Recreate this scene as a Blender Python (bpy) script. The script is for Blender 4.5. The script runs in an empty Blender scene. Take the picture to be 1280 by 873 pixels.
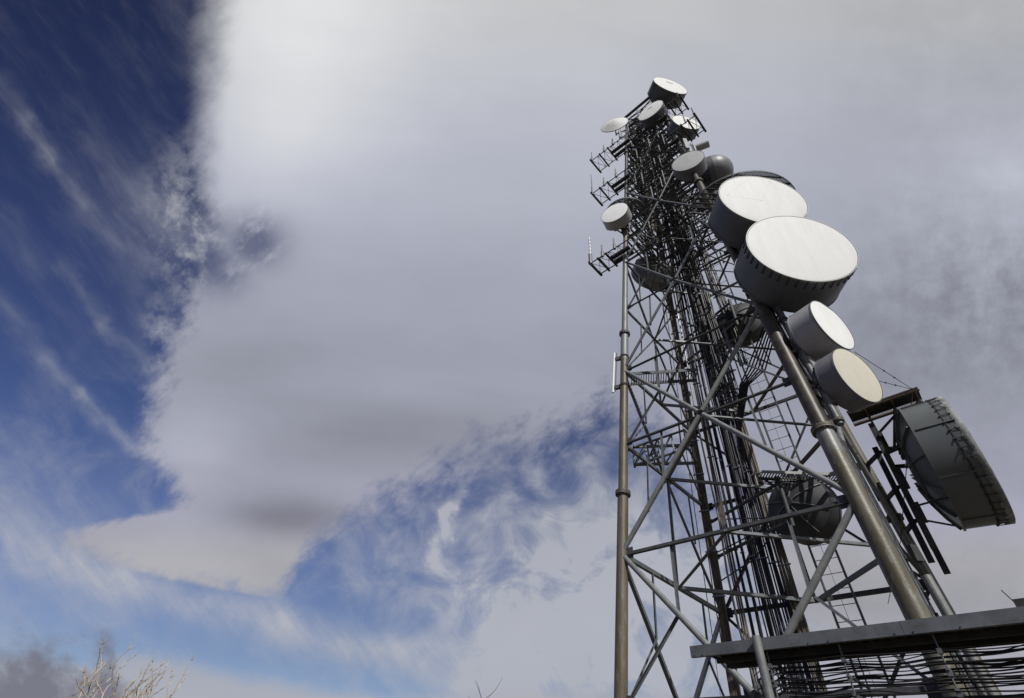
import bpy, math, random
from mathutils import Vector as V
import mathutils
random.seed(7)
C = bpy.context.scene.collection
S = bpy.context.scene
PI = math.pi
R = math.radians

# ------------------------------------------------------------------ camera frame
CAM = V((0, 0, 1.7))                       # eye height above the ground
FPX, PX, PY = 616.5, 640.0, 426.5
AX = V((0.99395188, -0.07607645, 0.07919616))
AY = V((-0.10981648, -0.68856999, 0.71680661))
AZ = V((0.0, 0.72116832, 0.69275988))
AX.normalize(); AY.normalize(); AZ.normalize()

def ray(x, y):
    return (AZ*FPX + AX*(x-PX) + AY*(PY-y)).normalized()
def on_z(x, y, z):
    d = ray(x, y); return CAM + d*((z-CAM.z)/d.z)
def on_plane(x, y, p, n):
    d = ray(x, y); return CAM + d*((p-CAM).dot(n)/d.dot(n))
def at_dist(x, y, r):
    return CAM + ray(x, y)*r
def az_vec(a, e=0.0):
    a = R(a); e = R(e)
    return V((math.sin(a)*math.cos(e), math.cos(a)*math.cos(e), math.sin(e)))
UP = V((0, 0, 1))

# ------------------------------------------------------------------ mesh helper
class MB:
    def __init__(s): s.v = []; s.f = []; s.sm = []
    def face(s, idx, smooth=False): s.f.append(idx); s.sm.append(smooth)
    def ring(s, c, a, b, r, n):
        i = len(s.v)
        for k in range(n):
            t = 2*PI*k/n
            s.v.append(c + a*(r*math.cos(t)) + b*(r*math.sin(t)))
        return i
    @staticmethod
    def frame(d):
        d = d.normalized()
        a = d.cross(UP) if abs(d.z) < 0.95 else d.cross(V((1, 0, 0)))
        a.normalize(); return a, a.cross(d).normalized()
    def bridge(s, i, j, n, smooth=True):
        for k in range(n):
            s.face((i+k, i+(k+1) % n, j+(k+1) % n, j+k), smooth)
    def disc(s, c, a, b, r, n, flip=False):
        i = s.ring(c, a, b, r, n); t = tuple(range(i, i+n)); s.face(t[::-1] if flip else t)
    def tube(s, p, q, r, r2=None, n=8, cap=True):
        if r2 is None: r2 = r
        p = V(p); q = V(q)
        if (q-p).length < 1e-5: return s
        a, b = s.frame(q-p)
        i = s.ring(p, a, b, r, n); j = s.ring(q, a, b, r2, n); s.bridge(i, j, n)
        if cap: s.disc(p, a, b, r, n, True); s.disc(q, a, b, r2, n)
        return s
    def path(s, pts, r, n=6, r2=None):
        pts = [V(p) for p in pts]; a = b = None; prev = None
        m = len(pts)
        for k, p in enumerate(pts):
            d = (pts[min(k+1, m-1)]-pts[max(k-1, 0)])
            if d.length < 1e-6: continue
            d.normalize()
            if a is None: a, b = s.frame(d)
            else:
                a = (a-d*a.dot(d)).normalized(); b = d.cross(a)
            rr = r if r2 is None else r+(r2-r)*k/(m-1)
            i = s.ring(p, a, b, rr, n)
            if prev is not None: s.bridge(prev, i, n)
            prev = i
        return s
    def box(s, c, x, y, z):
        c = V(c); i = len(s.v)
        for sx in (-1, 1):
            for sy in (-1, 1):
                for sz in (-1, 1): s.v.append(c + x*sx + y*sy + z*sz)
        for f in ((0,1,3,2),(4,6,7,5),(0,4,5,1),(2,3,7,6),(0,2,6,4),(1,5,7,3)): s.face(tuple(i+k for k in f))
        return s
    def beam(s, p, q, w, h, up=UP):
        p = V(p); q = V(q); d = q-p; L = d.length
        if L < 1e-5: return s
        d = d/L; side = d.cross(up)
        if side.length < 1e-3: side = d.cross(V((1, 0, 0)))
        side.normalize(); u = side.cross(d).normalized()
        return s.box((p+q)/2, d*(L/2), side*(w/2), u*(h/2))
    def angle(s, p, q, w, t=0.014, up=UP):           # an L-profile steel angle
        p = V(p); q = V(q); d = (q-p).normalized(); side = d.cross(up)
        if side.length < 1e-3: side = d.cross(V((1, 0, 0)))
        side.normalize(); u = side.cross(d).normalized()
        s.beam(p-u*(w/2), q-u*(w/2), w, t, up)
        s.beam(p-side*(w/2-t/2)+u*(t/2+.002), q-side*(w/2-t/2)+u*(t/2+.002), t, w, up)
        return s
    def lathe(s, c, d, segs, n=48):
        """segs: list of smooth profile strips [(r, t), ...] turned about the axis d through c"""
        c = V(c); d = d.normalized(); a, b = s.frame(d)
        for st in segs:
            prev = None
            for (r, t) in st:
                if r < 1e-4:
                    i = ('p', len(s.v)); s.v.append(c+d*t)
                else: i = ('r', s.ring(c+d*t, a, b, r, n))
                if prev is not None:
                    if prev[0] == 'r' and i[0] == 'r': s.bridge(prev[1], i[1], n)
                    elif prev[0] == 'r':
                        for k in range(n): s.face((prev[1]+k, prev[1]+(k+1) % n, i[1]), True)
                    else:
                        for k in range(n): s.face((i[1]+(k+1) % n, i[1]+k, prev[1]), True)
                prev = i
        return s
    def build(s, name, mat, parent=None, label=None):
        off = V((0, 0, 0))
        top = parent
        while top is not None:
            off = off + top.location; top = top.parent
        me = bpy.data.meshes.new(name)
        me.from_pydata([tuple(v-off) for v in s.v], [], s.f)
        me.polygons.foreach_set('use_smooth', s.sm)
        me.materials.append(mat); me.update()
        o = bpy.data.objects.new(name, me); C.objects.link(o)
        if parent is not None: o.parent = parent
        if label: o['label'] = label
        return o

def thing(name, label, cat, loc, group=None):
    o = bpy.data.objects.new(name, None); C.objects.link(o)
    o.location = loc; o.empty_display_size = .3
    return tag(o, label, cat, group)
def tag(o, label, cat, group=None):
    o['label'] = label; o['category'] = cat
    if group: o['group'] = group
    return o
def rebase(o, p):
    """put a single mesh's origin at its own base"""
    p = V(p); me = o.data
    me.transform(mathutils.Matrix.Translation(-p)); o.location = p
    return o

# ------------------------------------------------------------------ materials
def mat(name, col, rough=.6, metal=0.0, col2=None, scale=6.0, lo=.4, hi=.6, stretch=(1, 1, 1), bump=0.0, bscale=40., spec=.5, col3=None, speck=.0):
    m = bpy.data.materials.new(name); m.use_nodes = True
    nt = m.node_tree; N = nt.nodes; Lk = nt.links
    bs = N['Principled BSDF']
    bs.inputs['Base Color'].default_value = (*col, 1); bs.inputs['Roughness'].default_value = rough
    bs.inputs['Metallic'].default_value = metal; bs.inputs['Specular IOR Level'].default_value = spec
    tc = N.new('ShaderNodeTexCoord'); mp = N.new('ShaderNodeMapping'); mp.inputs['Scale'].default_value = stretch
    Lk.new(tc.outputs['Object'], mp.inputs['Vector'])
    if col2 is not None:
        nz = N.new('ShaderNodeTexNoise'); nz.inputs['Scale'].default_value = scale; nz.inputs['Detail'].default_value = 7
        nz.inputs['Roughness'].default_value = .62
        Lk.new(mp.outputs['Vector'], nz.inputs['Vector'])
        rp = N.new('ShaderNodeValToRGB'); rp.color_ramp.elements[0].position = lo; rp.color_ramp.elements[1].position = hi
        rp.color_ramp.elements[0].color = (*col, 1); rp.color_ramp.elements[1].color = (*col2, 1)
        Lk.new(nz.outputs['Fac'], rp.inputs['Fac']); out = rp.outputs['Color']
        if col3 is not None:
            n2 = N.new('ShaderNodeTexNoise'); n2.inputs['Scale'].default_value = scale*4.3; n2.inputs['Detail'].default_value = 4
            Lk.new(mp.outputs['Vector'], n2.inputs['Vector'])
            r2 = N.new('ShaderNodeMapRange'); r2.inputs['From Min'].default_value = .56; r2.inputs['From Max'].default_value = .72
            r2.inputs['To Max'].default_value = speck; Lk.new(n2.outputs['Fac'], r2.inputs['Value'])
            mx = N.new('ShaderNodeMix'); mx.data_type = 'RGBA'
            Lk.new(r2.outputs['Result'], mx.inputs[0]); Lk.new(out, mx.inputs[6]); mx.inputs[7].default_value = (*col3, 1)
            out = mx.outputs[2]
        Lk.new(out, bs.inputs['Base Color'])
    if bump:
        nb = N.new('ShaderNodeTexNoise'); nb.inputs['Scale'].default_value = bscale; nb.inputs['Detail'].default_value = 5
        Lk.new(tc.outputs['Object'], nb.inputs['Vector'])
        bp = N.new('ShaderNodeBump'); bp.inputs['Strength'].default_value = bump; bp.inputs['Distance'].default_value = .03
        Lk.new(nb.outputs['Fac'], bp.inputs['Height']); Lk.new(bp.outputs['Normal'], bs.inputs['Normal'])
    return m
M = {}
M['galv'] = mat('galvanised_steel', (.10, .11, .12), .5, .2, (.16, .17, .18), 3.0, .35, .65, col3=(.10, .075, .05), speck=.45)
M['tube'] = mat('light_galvanised_tube', (.16, .168, .168), .5, .15, (.235, .24, .235), 4.0, .35, .65, col3=(.12, .105, .08), speck=.4)
M['dark'] = mat('weathered_dark_steel', (.045, .05, .056), .6, .15, (.085, .09, .093), 3.0, .35, .65, col3=(.09, .055, .035), speck=.6)
M['rusty'] = mat('rusty_steel', (.085, .06, .04), .75, .0, (.16, .125, .085), 3.0, .35, .65)
M['leg'] = mat('stained_leg_steel', (.10, .084, .050), .5, .1, (.155, .14, .105), 2.3, .44, .74, (1, 1, .22), col3=(.30, .31, .31), speck=.3, bump=.12, bscale=14.)
M['legg'] = mat('clean_leg_steel', (.21, .22, .225), .5, .15, (.15, .145, .13), 1.1, .45, .7, (1, 1, .4), col3=(.11, .09, .06), speck=.6)
M['flange'] = mat('flange_steel', (.07, .06, .042), .6, .2, (.14, .13, .11), 5.0)
M['cable'] = mat('black_cable_jacket', (.009, .009, .011), .45, 0, (.022, .022, .025), 2.0)
M['wave'] = mat('brown_waveguide_jacket', (.075, .06, .042), .5, .1, (.18, .15, .105), 2.5, .4, .62, (1, 1, .3))
M['clamp'] = mat('bright_clamp_steel', (.5, .5, .48), .3, .8)
M['conduit'] = mat('bright_conduit', (.40, .40, .38), .35, .6, (.25, .24, .21), 3.0)
M['white'] = mat('white_radome_fabric', (.69, .69, .68), (.60), 0, (.63, .63, .61), 1.3, .40, .70, (2.4, 2.4, .4), bump=.08, bscale=1.2)
M['white_bright'] = mat('bright_white_radome', (.88, .88, .865), .5, 0, (.80, .80, .79), 1.1, .42, .66, (1, 1, .5))
M['beige'] = mat('beige_radome', (.62, .59, .485), .5, 0, (.54, .51, .41), 3.0, .5, .75, (4, 4, .35))
M['grey_radome'] = mat('grey_radome', (.46, .47, .46), .5, 0, (.40, .41, .40), 1.2)
M['shroud'] = mat('grey_painted_shroud', (.082, .088, .10), .5, 0, (.115, .12, .13), 1.3, .35, .7)
M['shroud_light'] = mat('pale_painted_shroud', (.40, .40, .415), .45, 0, (.34, .34, .35), 1.2)
M['shroud_mid'] = mat('mid_grey_shroud', (.15, .15, .165), .45, 0, (.19, .19, .20), 1.2)
M['horn'] = mat('grey_green_shroud', (.095, .105, .108), .42, .1, (.125, .135, .135), .9, .35, .7)
M['rim'] = mat('bare_aluminium_rim', (.20, .21, .20), .5, .3)
M['can'] = mat('bright_can_paint', (.45, .46, .45), .4, .3)
M['hem'] = mat('weathered_cover_hem', (.14, .15, .145), .7, 0, (.30, .31, .30), 2.2, .42, .6)
M['fibre'] = mat('white_fibreglass', (.74, .74, .73), .4, 0)
M['mesh'] = mat('galvanised_grating', (.06, .062, .066), .6, .3, (.10, .10, .10), 8.0)
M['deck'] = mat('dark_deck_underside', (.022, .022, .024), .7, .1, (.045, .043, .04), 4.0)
M['twig'] = mat('pale_dead_twigs', (.56, .49, .38), .8, 0, (.26, .20, .14), 6.0)
M['twigd'] = mat('dark_dry_twigs', (.09, .07, .055), .8, 0, (.15, .12, .08), 6.0)
M['ground'] = mat('dry_gravel_ground', (.075, .062, .046), .95, 0, (.11, .093, .072), .6, .35, .65, bump=.4, bscale=3.)

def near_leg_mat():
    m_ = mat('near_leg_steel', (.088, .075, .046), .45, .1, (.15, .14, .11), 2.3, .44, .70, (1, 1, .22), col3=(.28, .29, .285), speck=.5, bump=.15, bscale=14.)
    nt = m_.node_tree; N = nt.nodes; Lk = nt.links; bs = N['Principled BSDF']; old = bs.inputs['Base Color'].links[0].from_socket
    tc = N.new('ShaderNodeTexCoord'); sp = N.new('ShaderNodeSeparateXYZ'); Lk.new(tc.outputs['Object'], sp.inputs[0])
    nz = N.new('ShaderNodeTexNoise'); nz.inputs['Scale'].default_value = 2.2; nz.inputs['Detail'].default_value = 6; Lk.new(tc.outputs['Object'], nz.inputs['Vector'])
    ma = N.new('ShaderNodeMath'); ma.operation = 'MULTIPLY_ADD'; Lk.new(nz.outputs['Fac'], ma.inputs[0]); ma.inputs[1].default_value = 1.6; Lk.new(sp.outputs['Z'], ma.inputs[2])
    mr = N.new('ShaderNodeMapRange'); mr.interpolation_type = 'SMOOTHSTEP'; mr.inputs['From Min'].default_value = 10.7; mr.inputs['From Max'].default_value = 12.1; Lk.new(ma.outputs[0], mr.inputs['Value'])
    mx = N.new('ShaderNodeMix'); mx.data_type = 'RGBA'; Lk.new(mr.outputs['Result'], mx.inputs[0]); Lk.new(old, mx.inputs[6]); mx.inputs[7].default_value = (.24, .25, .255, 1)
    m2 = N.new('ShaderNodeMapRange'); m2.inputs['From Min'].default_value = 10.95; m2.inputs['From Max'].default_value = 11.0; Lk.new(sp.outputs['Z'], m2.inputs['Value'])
    r2 = N.new('ShaderNodeValToRGB'); r2.color_ramp.elements[0].color = (.035, .028, .021, 1); r2.color_ramp.elements[1].color = (.075, .062, .046, 1); r2.color_ramp.elements[0].position = .4; r2.color_ramp.elements[1].position = .65  # brown staining, darkened above the flange to carry the dishes' shadow
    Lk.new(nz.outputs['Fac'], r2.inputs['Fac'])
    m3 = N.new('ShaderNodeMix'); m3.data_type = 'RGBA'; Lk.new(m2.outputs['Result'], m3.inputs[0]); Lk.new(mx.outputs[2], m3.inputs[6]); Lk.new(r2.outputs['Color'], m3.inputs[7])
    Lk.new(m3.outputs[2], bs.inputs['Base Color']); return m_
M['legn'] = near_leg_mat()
M['shroud_dark'] = mat('darkened_shroud', (.032, .034, .038), .6, 0, (.05, .052, .055), 1.3)  # shroud colour lowered to offset the sun falling on the drum backs

# ------------------------------------------------------------------ tower geometry
GAP = CAM.z
BASE = [V((4.113, 17.528, GAP)), V((9.820, 11.328, GAP)), V((16.0205, 17.0351, GAP)), V((10.3134, 23.2356, GAP))]   # left, near right, far right, far
APEX = V((10.0668, 17.2818, 69.2657+GAP))
CEN = V((10.0668, 17.2818, 0))
HT = 69.2657
UG = -GAP/HT
def leg(k, u): return BASE[k].lerp(APEX, u)
def zleg(k, z): return leg(k, (z-GAP)/HT)
def fpt(a, b, u, t): return leg(a, u).lerp(leg(b, u), t)
EU = (BASE[1]-BASE[0]).normalized()          # along the front face, towards the near right leg
EV = (BASE[2]-BASE[1]).normalized()          # along the right face, going away
UTOP = 0.655

tower = thing('lattice_tower', 'tall tapering four legged steel lattice tower with tubular legs and cross bracing', 'tower', (CEN.x, CEN.y, 0))
# legs
RAD = {0: [(UG, .1346, .205), (.1346, .262, .185), (.262, .40, .15), (.40, .56, .125), (.56, UTOP, .11)],
       1: [(UG, .1346, .262), (.1346, .24, .25), (.24, .40, .20), (.40, .56, .15), (.56, UTOP, .12)],
       2: [(UG, .1346, .20), (.1346, .262, .18), (.262, .40, .15), (.40, .56, .125), (.56, UTOP, .11)],
       3: [(UG, .1346, .18), (.1346, .262, .16), (.262, .40, .14), (.40, .56, .12), (.56, UTOP, .11)]}
def leg_r(k, u):
    for a, b, r in RAD[k]:
        if u <= b: return r
    return RAD[k][-1][2]
for k in range(4):
    mb = MB()
    for (a, b, r) in RAD[k][:3]:
        mb.tube(leg(k, a), leg(k, b), r, r*.985, n=28, cap=True)
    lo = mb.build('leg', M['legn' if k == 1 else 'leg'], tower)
    mb = MB()
    for (a, b, r) in RAD[k][3:]: mb.tube(leg(k, a), leg(k, b), r, r*.985, n=20, cap=True)
    mb.build('upper_section', M['dark'], lo)
    if k == 0:                          # clean galvanised sleeves between stained sections
        sl = MB()
        spans = [(.236, .262), (.262, .37)]
        for (a, b) in spans: sl.tube(leg(k, a), leg(k, b), leg_r(k, (a+b)/2)+.004, None, n=28, cap=True)
        sl.build('leg_sleeve', M['legg'], lo)
    for (a, b, r) in RAD[k][:-1]:
        d = (APEX-BASE[k]).normalized(); p = leg(k, b)
        fl = MB()
        fl.lathe(p, d, [[(r*.9, -.075), (r+.085, -.075)], [(r+.085, -.075), (r+.085, -.008)], [(r+.085, -.008), (r*.9, -.008)],
                        [(r*.9, .008), (r+.085, .008)], [(r+.085, .008), (r+.085, .075)], [(r+.085, .075), (r*.9, .075)]], 28)
        a1, b1 = MB.frame(d)
        for j in range(12):
            t = 2*PI*j/12; q = p + a1*(math.cos(t)*(r+.05)) + b1*(math.sin(t)*(r+.05))
            fl.tube(q-d*.115, q+d*.115, .016, n=6)
        fl.build('flange', M['flange'], lo)
# bracing: panels bounded by NB, crossing (diamond) centres at NC
NB = [-.02, .1009, .2259, .350, .468, .578, UTOP]
NC = [.038, .1671, .290, .411, .525, .618]
FACES = [(0, 1), (1, 2), (2, 3), (3, 0)]
def outward(a, b):
    m = (BASE[a]+BASE[b])/2; d = V((m.x-CEN.x, m.y-CEN.y, 0)); return d.normalized()
def trim(k, u, p):
    """end a brace at the skin of its leg"""
    q = leg(k, u); d = (p-q).normalized(); return q + d*(leg_r(k, u)*.96)
GUS = []
for fi, (a, b) in enumerate(FACES):
    n = outward(a, b)
    for j in range(len(NB)):
        w = max(.06, .15*(1-NB[j]*1.0))
        if j == 0: continue
        A_, B_ = leg(a, NB[j]), leg(b, NB[j])
        mb = MB(); mb.angle(trim(a, NB[j], B_), trim(b, NB[j], A_), w, .016); mb.build('horizontal_brace', M['dark' if fi != 3 or j > 2 else 'galv'], tower)
    for j, uc in enumerate(NC):
        w = max(.06, .14*(1-uc)); cc = fpt(a, b, uc, .5)
        A_, B_ = leg(a, uc), leg(b, uc)
        mb = MB(); mb.angle(trim(a, uc, B_), trim(b, uc, A_), w, .016); mb.build('horizontal_brace', M['dark' if fi != 3 or j > 2 else 'galv'], tower)
        for (k, u) in ((a, NB[j]), (b, NB[j]), (a, NB[j+1]), (b, NB[j+1])):
            mb = MB(); p = trim(k, u, cc); e = cc+(p-cc).normalized()*.12 + n*.10
            p = p + n*.10*.6
            if (fi == 0 and j < 4) or (fi == 1 and j < 3):
                rr = (.095 if j < 2 else .075)*(1-.4*uc)
                mb.tube(p, e, rr, n=12)
                d = (e-p).normalized()           # flattened bolted ends
                mb.box(p-d*.02, d*.12, d.cross(n).normalized()*rr*1.1, n*.015)
                mb.build('diagonal_brace', M['tube' if j < 2 else 'galv'], tower)
            else:
                mb.angle(p, e, w*.9, .016, n); mb.build('diagonal_brace', M['dark' if fi != 3 or j > 2 else 'galv'], tower)
        # gusset plates
        d = (B_-A_).normalized()
        GUS.append(MB().box(cc+n*.02, d*.34*(1-uc), UP*.24*(1-uc), n*.012))
        for (k, o) in ((a, b), (b, a)):
            for u in (NB[j+1], uc):
                dd = (leg(o, u)-leg(k, u)).normalized()
                GUS.append(MB().box(leg(k, u)+dd*(leg_r(k, u)+.11), dd*.14*(1-u), UP*.21*(1-u), n*.011))
for g in GUS[:100]: g.build('gusset_plate', M['dark'], tower)
rest = MB()
for g in GUS[100:]:
    o = len(rest.v); rest.v += g.v; rest.f += [tuple(i+o for i in f) for f in g.f]; rest.sm += g.sm
if rest.v: rest.build('gusset_plate', M['dark'], tower)['kind'] = 'stuff'
# secondary members: centre posts and quarter struts
for fi, (a, b) in enumerate(FACES):
    n = outward(a, b)
    for j, uc in enumerate(NC[:4]):
        w = .10*(1-uc)
        cc = fpt(a, b, uc, .5)
        sm_ = M['galv' if fi in (3, 0) else 'dark']
        def sec(p, q, ww): MB().angle(p, q, ww, .013, n).build('secondary_brace', sm_, tower)
        if fi != 0: sec(cc, fpt(a, b, NB[j], .5), w)
        for (k, t) in ((a, 0.), (b, 1.)):
            if j < 3:
                q = leg(k, NB[j+1]).lerp(cc, .5); q2 = leg(k, NB[j]).lerp(cc, .5)      # middles of the diagonals
                if fi in (0, 3) or j == 1: sec(q-n*.03, fpt(a, b, NB[j+1], .25 if k == a else .75)-n*.03, w*.8)
                sec(q2-n*.03, fpt(a, b, uc, .25 if k == a else .75)-n*.03, w*.8)
                if fi in (0, 3): sec(trim(k, uc-.004, q)-n*.04, q-n*.04, w*.8)
# plan bracing diamonds
for j, u in list(enumerate(NC))+[(9, v) for v in NB[1:]]:
    mids = [fpt(a, b, u, .5) for a, b in FACES]
    for q in range(4):
        mb = MB(); mb.angle(mids[q]-UP*.03, mids[(q+1) % 4]-UP*.03, max(.06, .13*(1-u)), .015)
        mb.build('plan_brace', M['rusty' if q in (1,) and u > .15 else 'galv'], tower)
    mb = MB()
    if u > .3: mb.angle(leg(0, u)-UP*.1, leg(2, u)-UP*.1, .07, .012); mb.angle(leg(1, u)-UP*.18, leg(3, u)-UP*.18, .07, .012); mb.build('plan_brace', M['dark'], tower)
# fine lattice of the crowded top
fine = MB()
for (a, b) in FACES:
    us = [.385+.0135*i for i in range(21)]
    for i in range(len(us)-1):
        p, q, r_, s_ = leg(a, us[i]), leg(b, us[i]), leg(a, us[i+1]), leg(b, us[i+1])
        fine.angle(p, q, .085, .012)
        if i % 2 == 0: fine.angle(p, s_, .075, .012, outward(a, b))
        else: fine.angle(q, r_, .075, .012, outward(a, b))
        m0, m1 = p.lerp(q, .5), r_.lerp(s_, .5)
        fine.angle(m0, m1, .06, .012, outward(a, b))
        if i % 3 == 1: fine.beam(p.lerp(q, .3), leg((b+1) % 4, us[i]).lerp(leg((a+3) % 4, us[i]), .6), .10, .07)
        for rr_ in range(2):
            tt = random.random(); fine.beam(p.lerp(q, tt)-UP*.4, p.lerp(q, tt)+UP*random.uniform(.4, 1.6), .07, .07)
fine.build('top_lattice', M['dark'], tower)['kind'] = 'stuff'
# climbing peg rings and grating floors inside the top
for u in (.455, .56, .645):
    mb = MB()
    p = [leg(k, u) for k in range(4)]
    for i in range(9):
        t = (i+.5)/9
        mb.beam(p[0].lerp(p[3], t*.55), p[1].lerp(p[2], t*.55), .035, .03)
    for i in range(14):
        t = (i+.5)/14
        mb.beam(p[0].lerp(p[1], t)+UP*.034, p[3].lerp(p[2], t).lerp(p[0].lerp(p[1], t), .45)+UP*.034, .02, .03)
    mb.build('grating_floor', M['mesh'], tower)

# ------------------------------------------------------------------ dish antennas
GD = 'dish antennas bolted to the tower'
def dish(label, Cc, az, el, r, L, mount, shroud='shroud', rad='white', back='bowl', tabs=0, name='drum_antenna', bulge=.03, wrinkle=False, plain=False, ribs=False, mark=False):
    Cc = V((Cc[0], Cc[1], Cc[2]+GAP)); d = az_vec(az, el)
    bk = Cc-d*L
    t = thing(name, label, 'dish antenna', bk, GD)
    n = 72 if r > 1.2 else 48
    sh = MB(); sh.lathe(Cc, d, [[(r, -L), (r, -.03)], [(r*1.012, -L*.97), (r*1.012, -L*.93)], [(r*.985, -.03), (r*.985, -L)]], n)
    sh.lathe(Cc, d, [[(r*1.0, -L*.93-.001), (r*1.012, -L*.93)], [(r*1.012, -L*.97), (r*1.0, -L*.97-.001)]], n)
    a, b = MB.frame(d)
    for k in range(3):                        # riveted sheet seams
        tt = 2*PI*(k+.37)/3; u = a*math.cos(tt)+b*math.sin(tt); v = d.cross(u)
        sh.box(Cc-d*(L*.5)+u*(r+.002), d*(L*.46), v*.02, u*.004)
    sh.build('shroud', M[shroud], t)
    rd = MB()
    if wrinkle:
        # fabric face pulled over a frame: slight creases
        rd.lathe(Cc, d, [[(r*.985, .0), (r*.95, .015), (r*.7, .03), (r*.35, .055), (1e-5, .06)]], n)
        def sk(x, y):
            q = math.hypot(x, y); pr = [(0, .06), (.35, .055), (.7, .03), (.95, .015), (1.0, .0)]
            for (q0, h0), (q1, h1) in zip(pr, pr[1:]):
                if q <= q1: return Cc+a*(x*r)+b*(y*r)+d*(h0+(h1-h0)*(q-q0)/(q1-q0)-.016)
            return Cc+a*(x*r)+b*(y*r)
        for (x0, y0, x1, y1) in ((-.35, .78, .05, -.12), (.05, -.12, .82, .05), (-.35, .78, -.7, -.3), (.82, .05, .2, .8)):
            rd.path([sk(x0+(x1-x0)*i/14, y0+(y1-y0)*i/14) for i in range(15)], .020, 10)
    else:
        rd.lathe(Cc, d, [[(r*.985, .0), (r*.9, bulge*.35), (r*.55, bulge*.8), (1e-5, bulge)]], n)
    rd.build('radome', M[rad], t)
    if mark:                                  # a short faded dark smudge of lettering, too small to read
        mk = MB(); sd_ = UP.cross(d).normalized(); up_ = d.cross(sd_)
        for i in range(7): mk.box(Cc+d*(bulge*.9+.012)+up_*r*.35+sd_*(r*.06*(i-3)), sd_*r*.022, up_*r*.03, d*.003)
        mk.build('marking', M['deck'], t)
    rm = MB(); rm.lathe(Cc, d, [[(r*.992, .008), (r*1.01, .008)], [(r*1.01, .008), (r*1.013, -.05*min(1.3, r))], [(r*1.013, -.05*min(1.3, r)), (r*.99, -.05*min(1.3, r))]], n)
    rm.build('rim', M['rim' if rad != 'beige' else shroud], t)
    if tabs:
        for k in range(tabs):
            tb = MB()
            tt = 2*PI*k/tabs; u = a*math.cos(tt)+b*math.sin(tt); v = d.cross(u)
            tb.box(Cc-d*.19+u*(r+.028), d*.16, v*.016, u*.014)
            tb.box(Cc-d*.36+u*(r+.022), d*.02, v*.03, u*.022)
            tb.build('lacing_hook', M['deck'], t)
    bw = MB()
    dep = .42*r
    prof = [(r*x, -L-.004-dep*(1-x*x)) for x in (1., .85, .7, .5, .3, .16)]
    bw.lathe(Cc, d, [prof, [(r*.16, -L-dep), (r*.16, -L-dep-.1*r)], [(r*.16, -L-dep-.1*r), (1e-5, -L-dep-.1*r)]], n)
    for k in range(8):
        rb = MB(); tt = 2*PI*(k+.5)/8; u = a*math.cos(tt)+b*math.sin(tt)
        for i in range(len(prof)-1):
            p0 = Cc+u*prof[i][0]+d*prof[i][1]; p1 = Cc+u*prof[i+1][0]+d*prof[i+1][1]
            rb.beam(p0-d*.03, p1-d*.03, .03, .07, d)
        rb.build('back_rib', M['tube' if ribs else shroud], t)
    bw.build('reflector_back', M[shroud], t)
    # mount: pole behind the dish, brackets to the leg
    hub = Cc-d*(L+dep+.06*r)
    mt = MB(); pr = .055 if r < 1.3 else .085
    hz = .5 if plain else max(.6, r*.8)
    pole = hub-d*(pr+.06)
    mt.tube(pole-UP*hz, pole+UP*hz, pr, n=12)
    side = UP.cross(d).normalized()
    for s in (-1, 1):
        mt.beam(hub+UP*s*r*.3+d*dep*.6, pole+UP*s*r*.3, .09, .09)
        m2 = zleg(mount, pole.z+s*hz*.75)
        mt.beam(pole+UP*s*hz*.75, m2, .10, .10)
        if not plain: mt.tube(Cc-d*(L*.9)+side*s*r*.98, m2+UP*.2, .028, n=6)
    mt.build('mount', M['dark'], t)
    wg = MB()
    q = zleg(mount, pole.z-1.6)
    if plain: wg.path([hub, hub-d*.12-UP*.1, hub-d*.2-UP*.35, zleg(mount, pole.z-.5)], .03)
    else: wg.path([hub, hub-d*.12-UP*.15, hub-d*.15-UP*.5, pole.lerp(q, .5)-UP*.75, q+V((0, 0, -.2)), zleg(mount, pole.z-3)+side*.1], .03)
    wg.build('waveguide', M['cable'], t)
    return t
dish('huge white drum dish with lacing hooks, lower of the overlapping pair on the near leg', (10.92, 10.59, 17.05), 186.2, -3.3, 2.032, 1.683, 1, tabs=40)
dish('huge white faced drum dish with creased cover, partly hidden by the drum below it', (10.734, 10.966, 21.278), 183.2, -3.0, 1.95, 1.603, 1, wrinkle=True)
dish('pale grey drum dish directly under the huge drums, its white face shaded along the top', (11.26, 11.376, 13.476), 156.1, -3.1, 1.041, .965, 1, shroud='shroud_light', rad='white_bright', plain=True)
dish('drum dish with a streaked beige face, lowest on the near leg', (11.259, 11.432, 11.191), 160.5, -5.0, 1.0, .70, 1, shroud='shroud_mid', rad='beige', plain=True)
dish('lone white drum dish beside the left leg under a curved shield', (5.553, 16.459, 28.032), 215, -.7, .904, .703, 0, shroud='shroud_light', rad='white_bright')
dish('dark sided drum dish with white face, highest point of the whole tower', (11.09, 14.37, 46.07), 170.2, -.1, 1.545, 1.18, 1, mark=True)
dish('dark drum dish with pale face, just below left of the topmost drum', (8.933, 14.825, 41.22), 224, -.1, 1.07, .92, 1, rad='white_bright', mark=True)
dish('bright white faced drum behind a side arm, below right of the topmost drum', (10.707, 13.756, 36.748), 175, -.8, 1.038, .814, 1)
dish('grey faced drum dish next to the dark dome, above the huge drums', (9.573, 13.483, 29.967), 213.6, -1, .974, .805, 1, rad='grey_radome', shroud='shroud_mid')
dish('large bluish grey drum seen from behind through the bracing beside the left leg', (8.98, 20.75, 27.4), -6, 0, 1.36, .75, 3, rad='grey_radome', shroud='shroud_mid', ribs=True)
def thru(x, y, dist): return at_dist(x, y, dist)
p = at_dist(1004, 637, 24.5); q = az_vec(62)
dish('dark ribbed drum seen from behind through the lower bracing', (p.x+q.x*.35, p.y+q.y*.35, p.z-GAP), 62, 0, 1.32, .72, 3, rad='grey_radome', shroud='shroud_dark', ribs=True)
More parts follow.
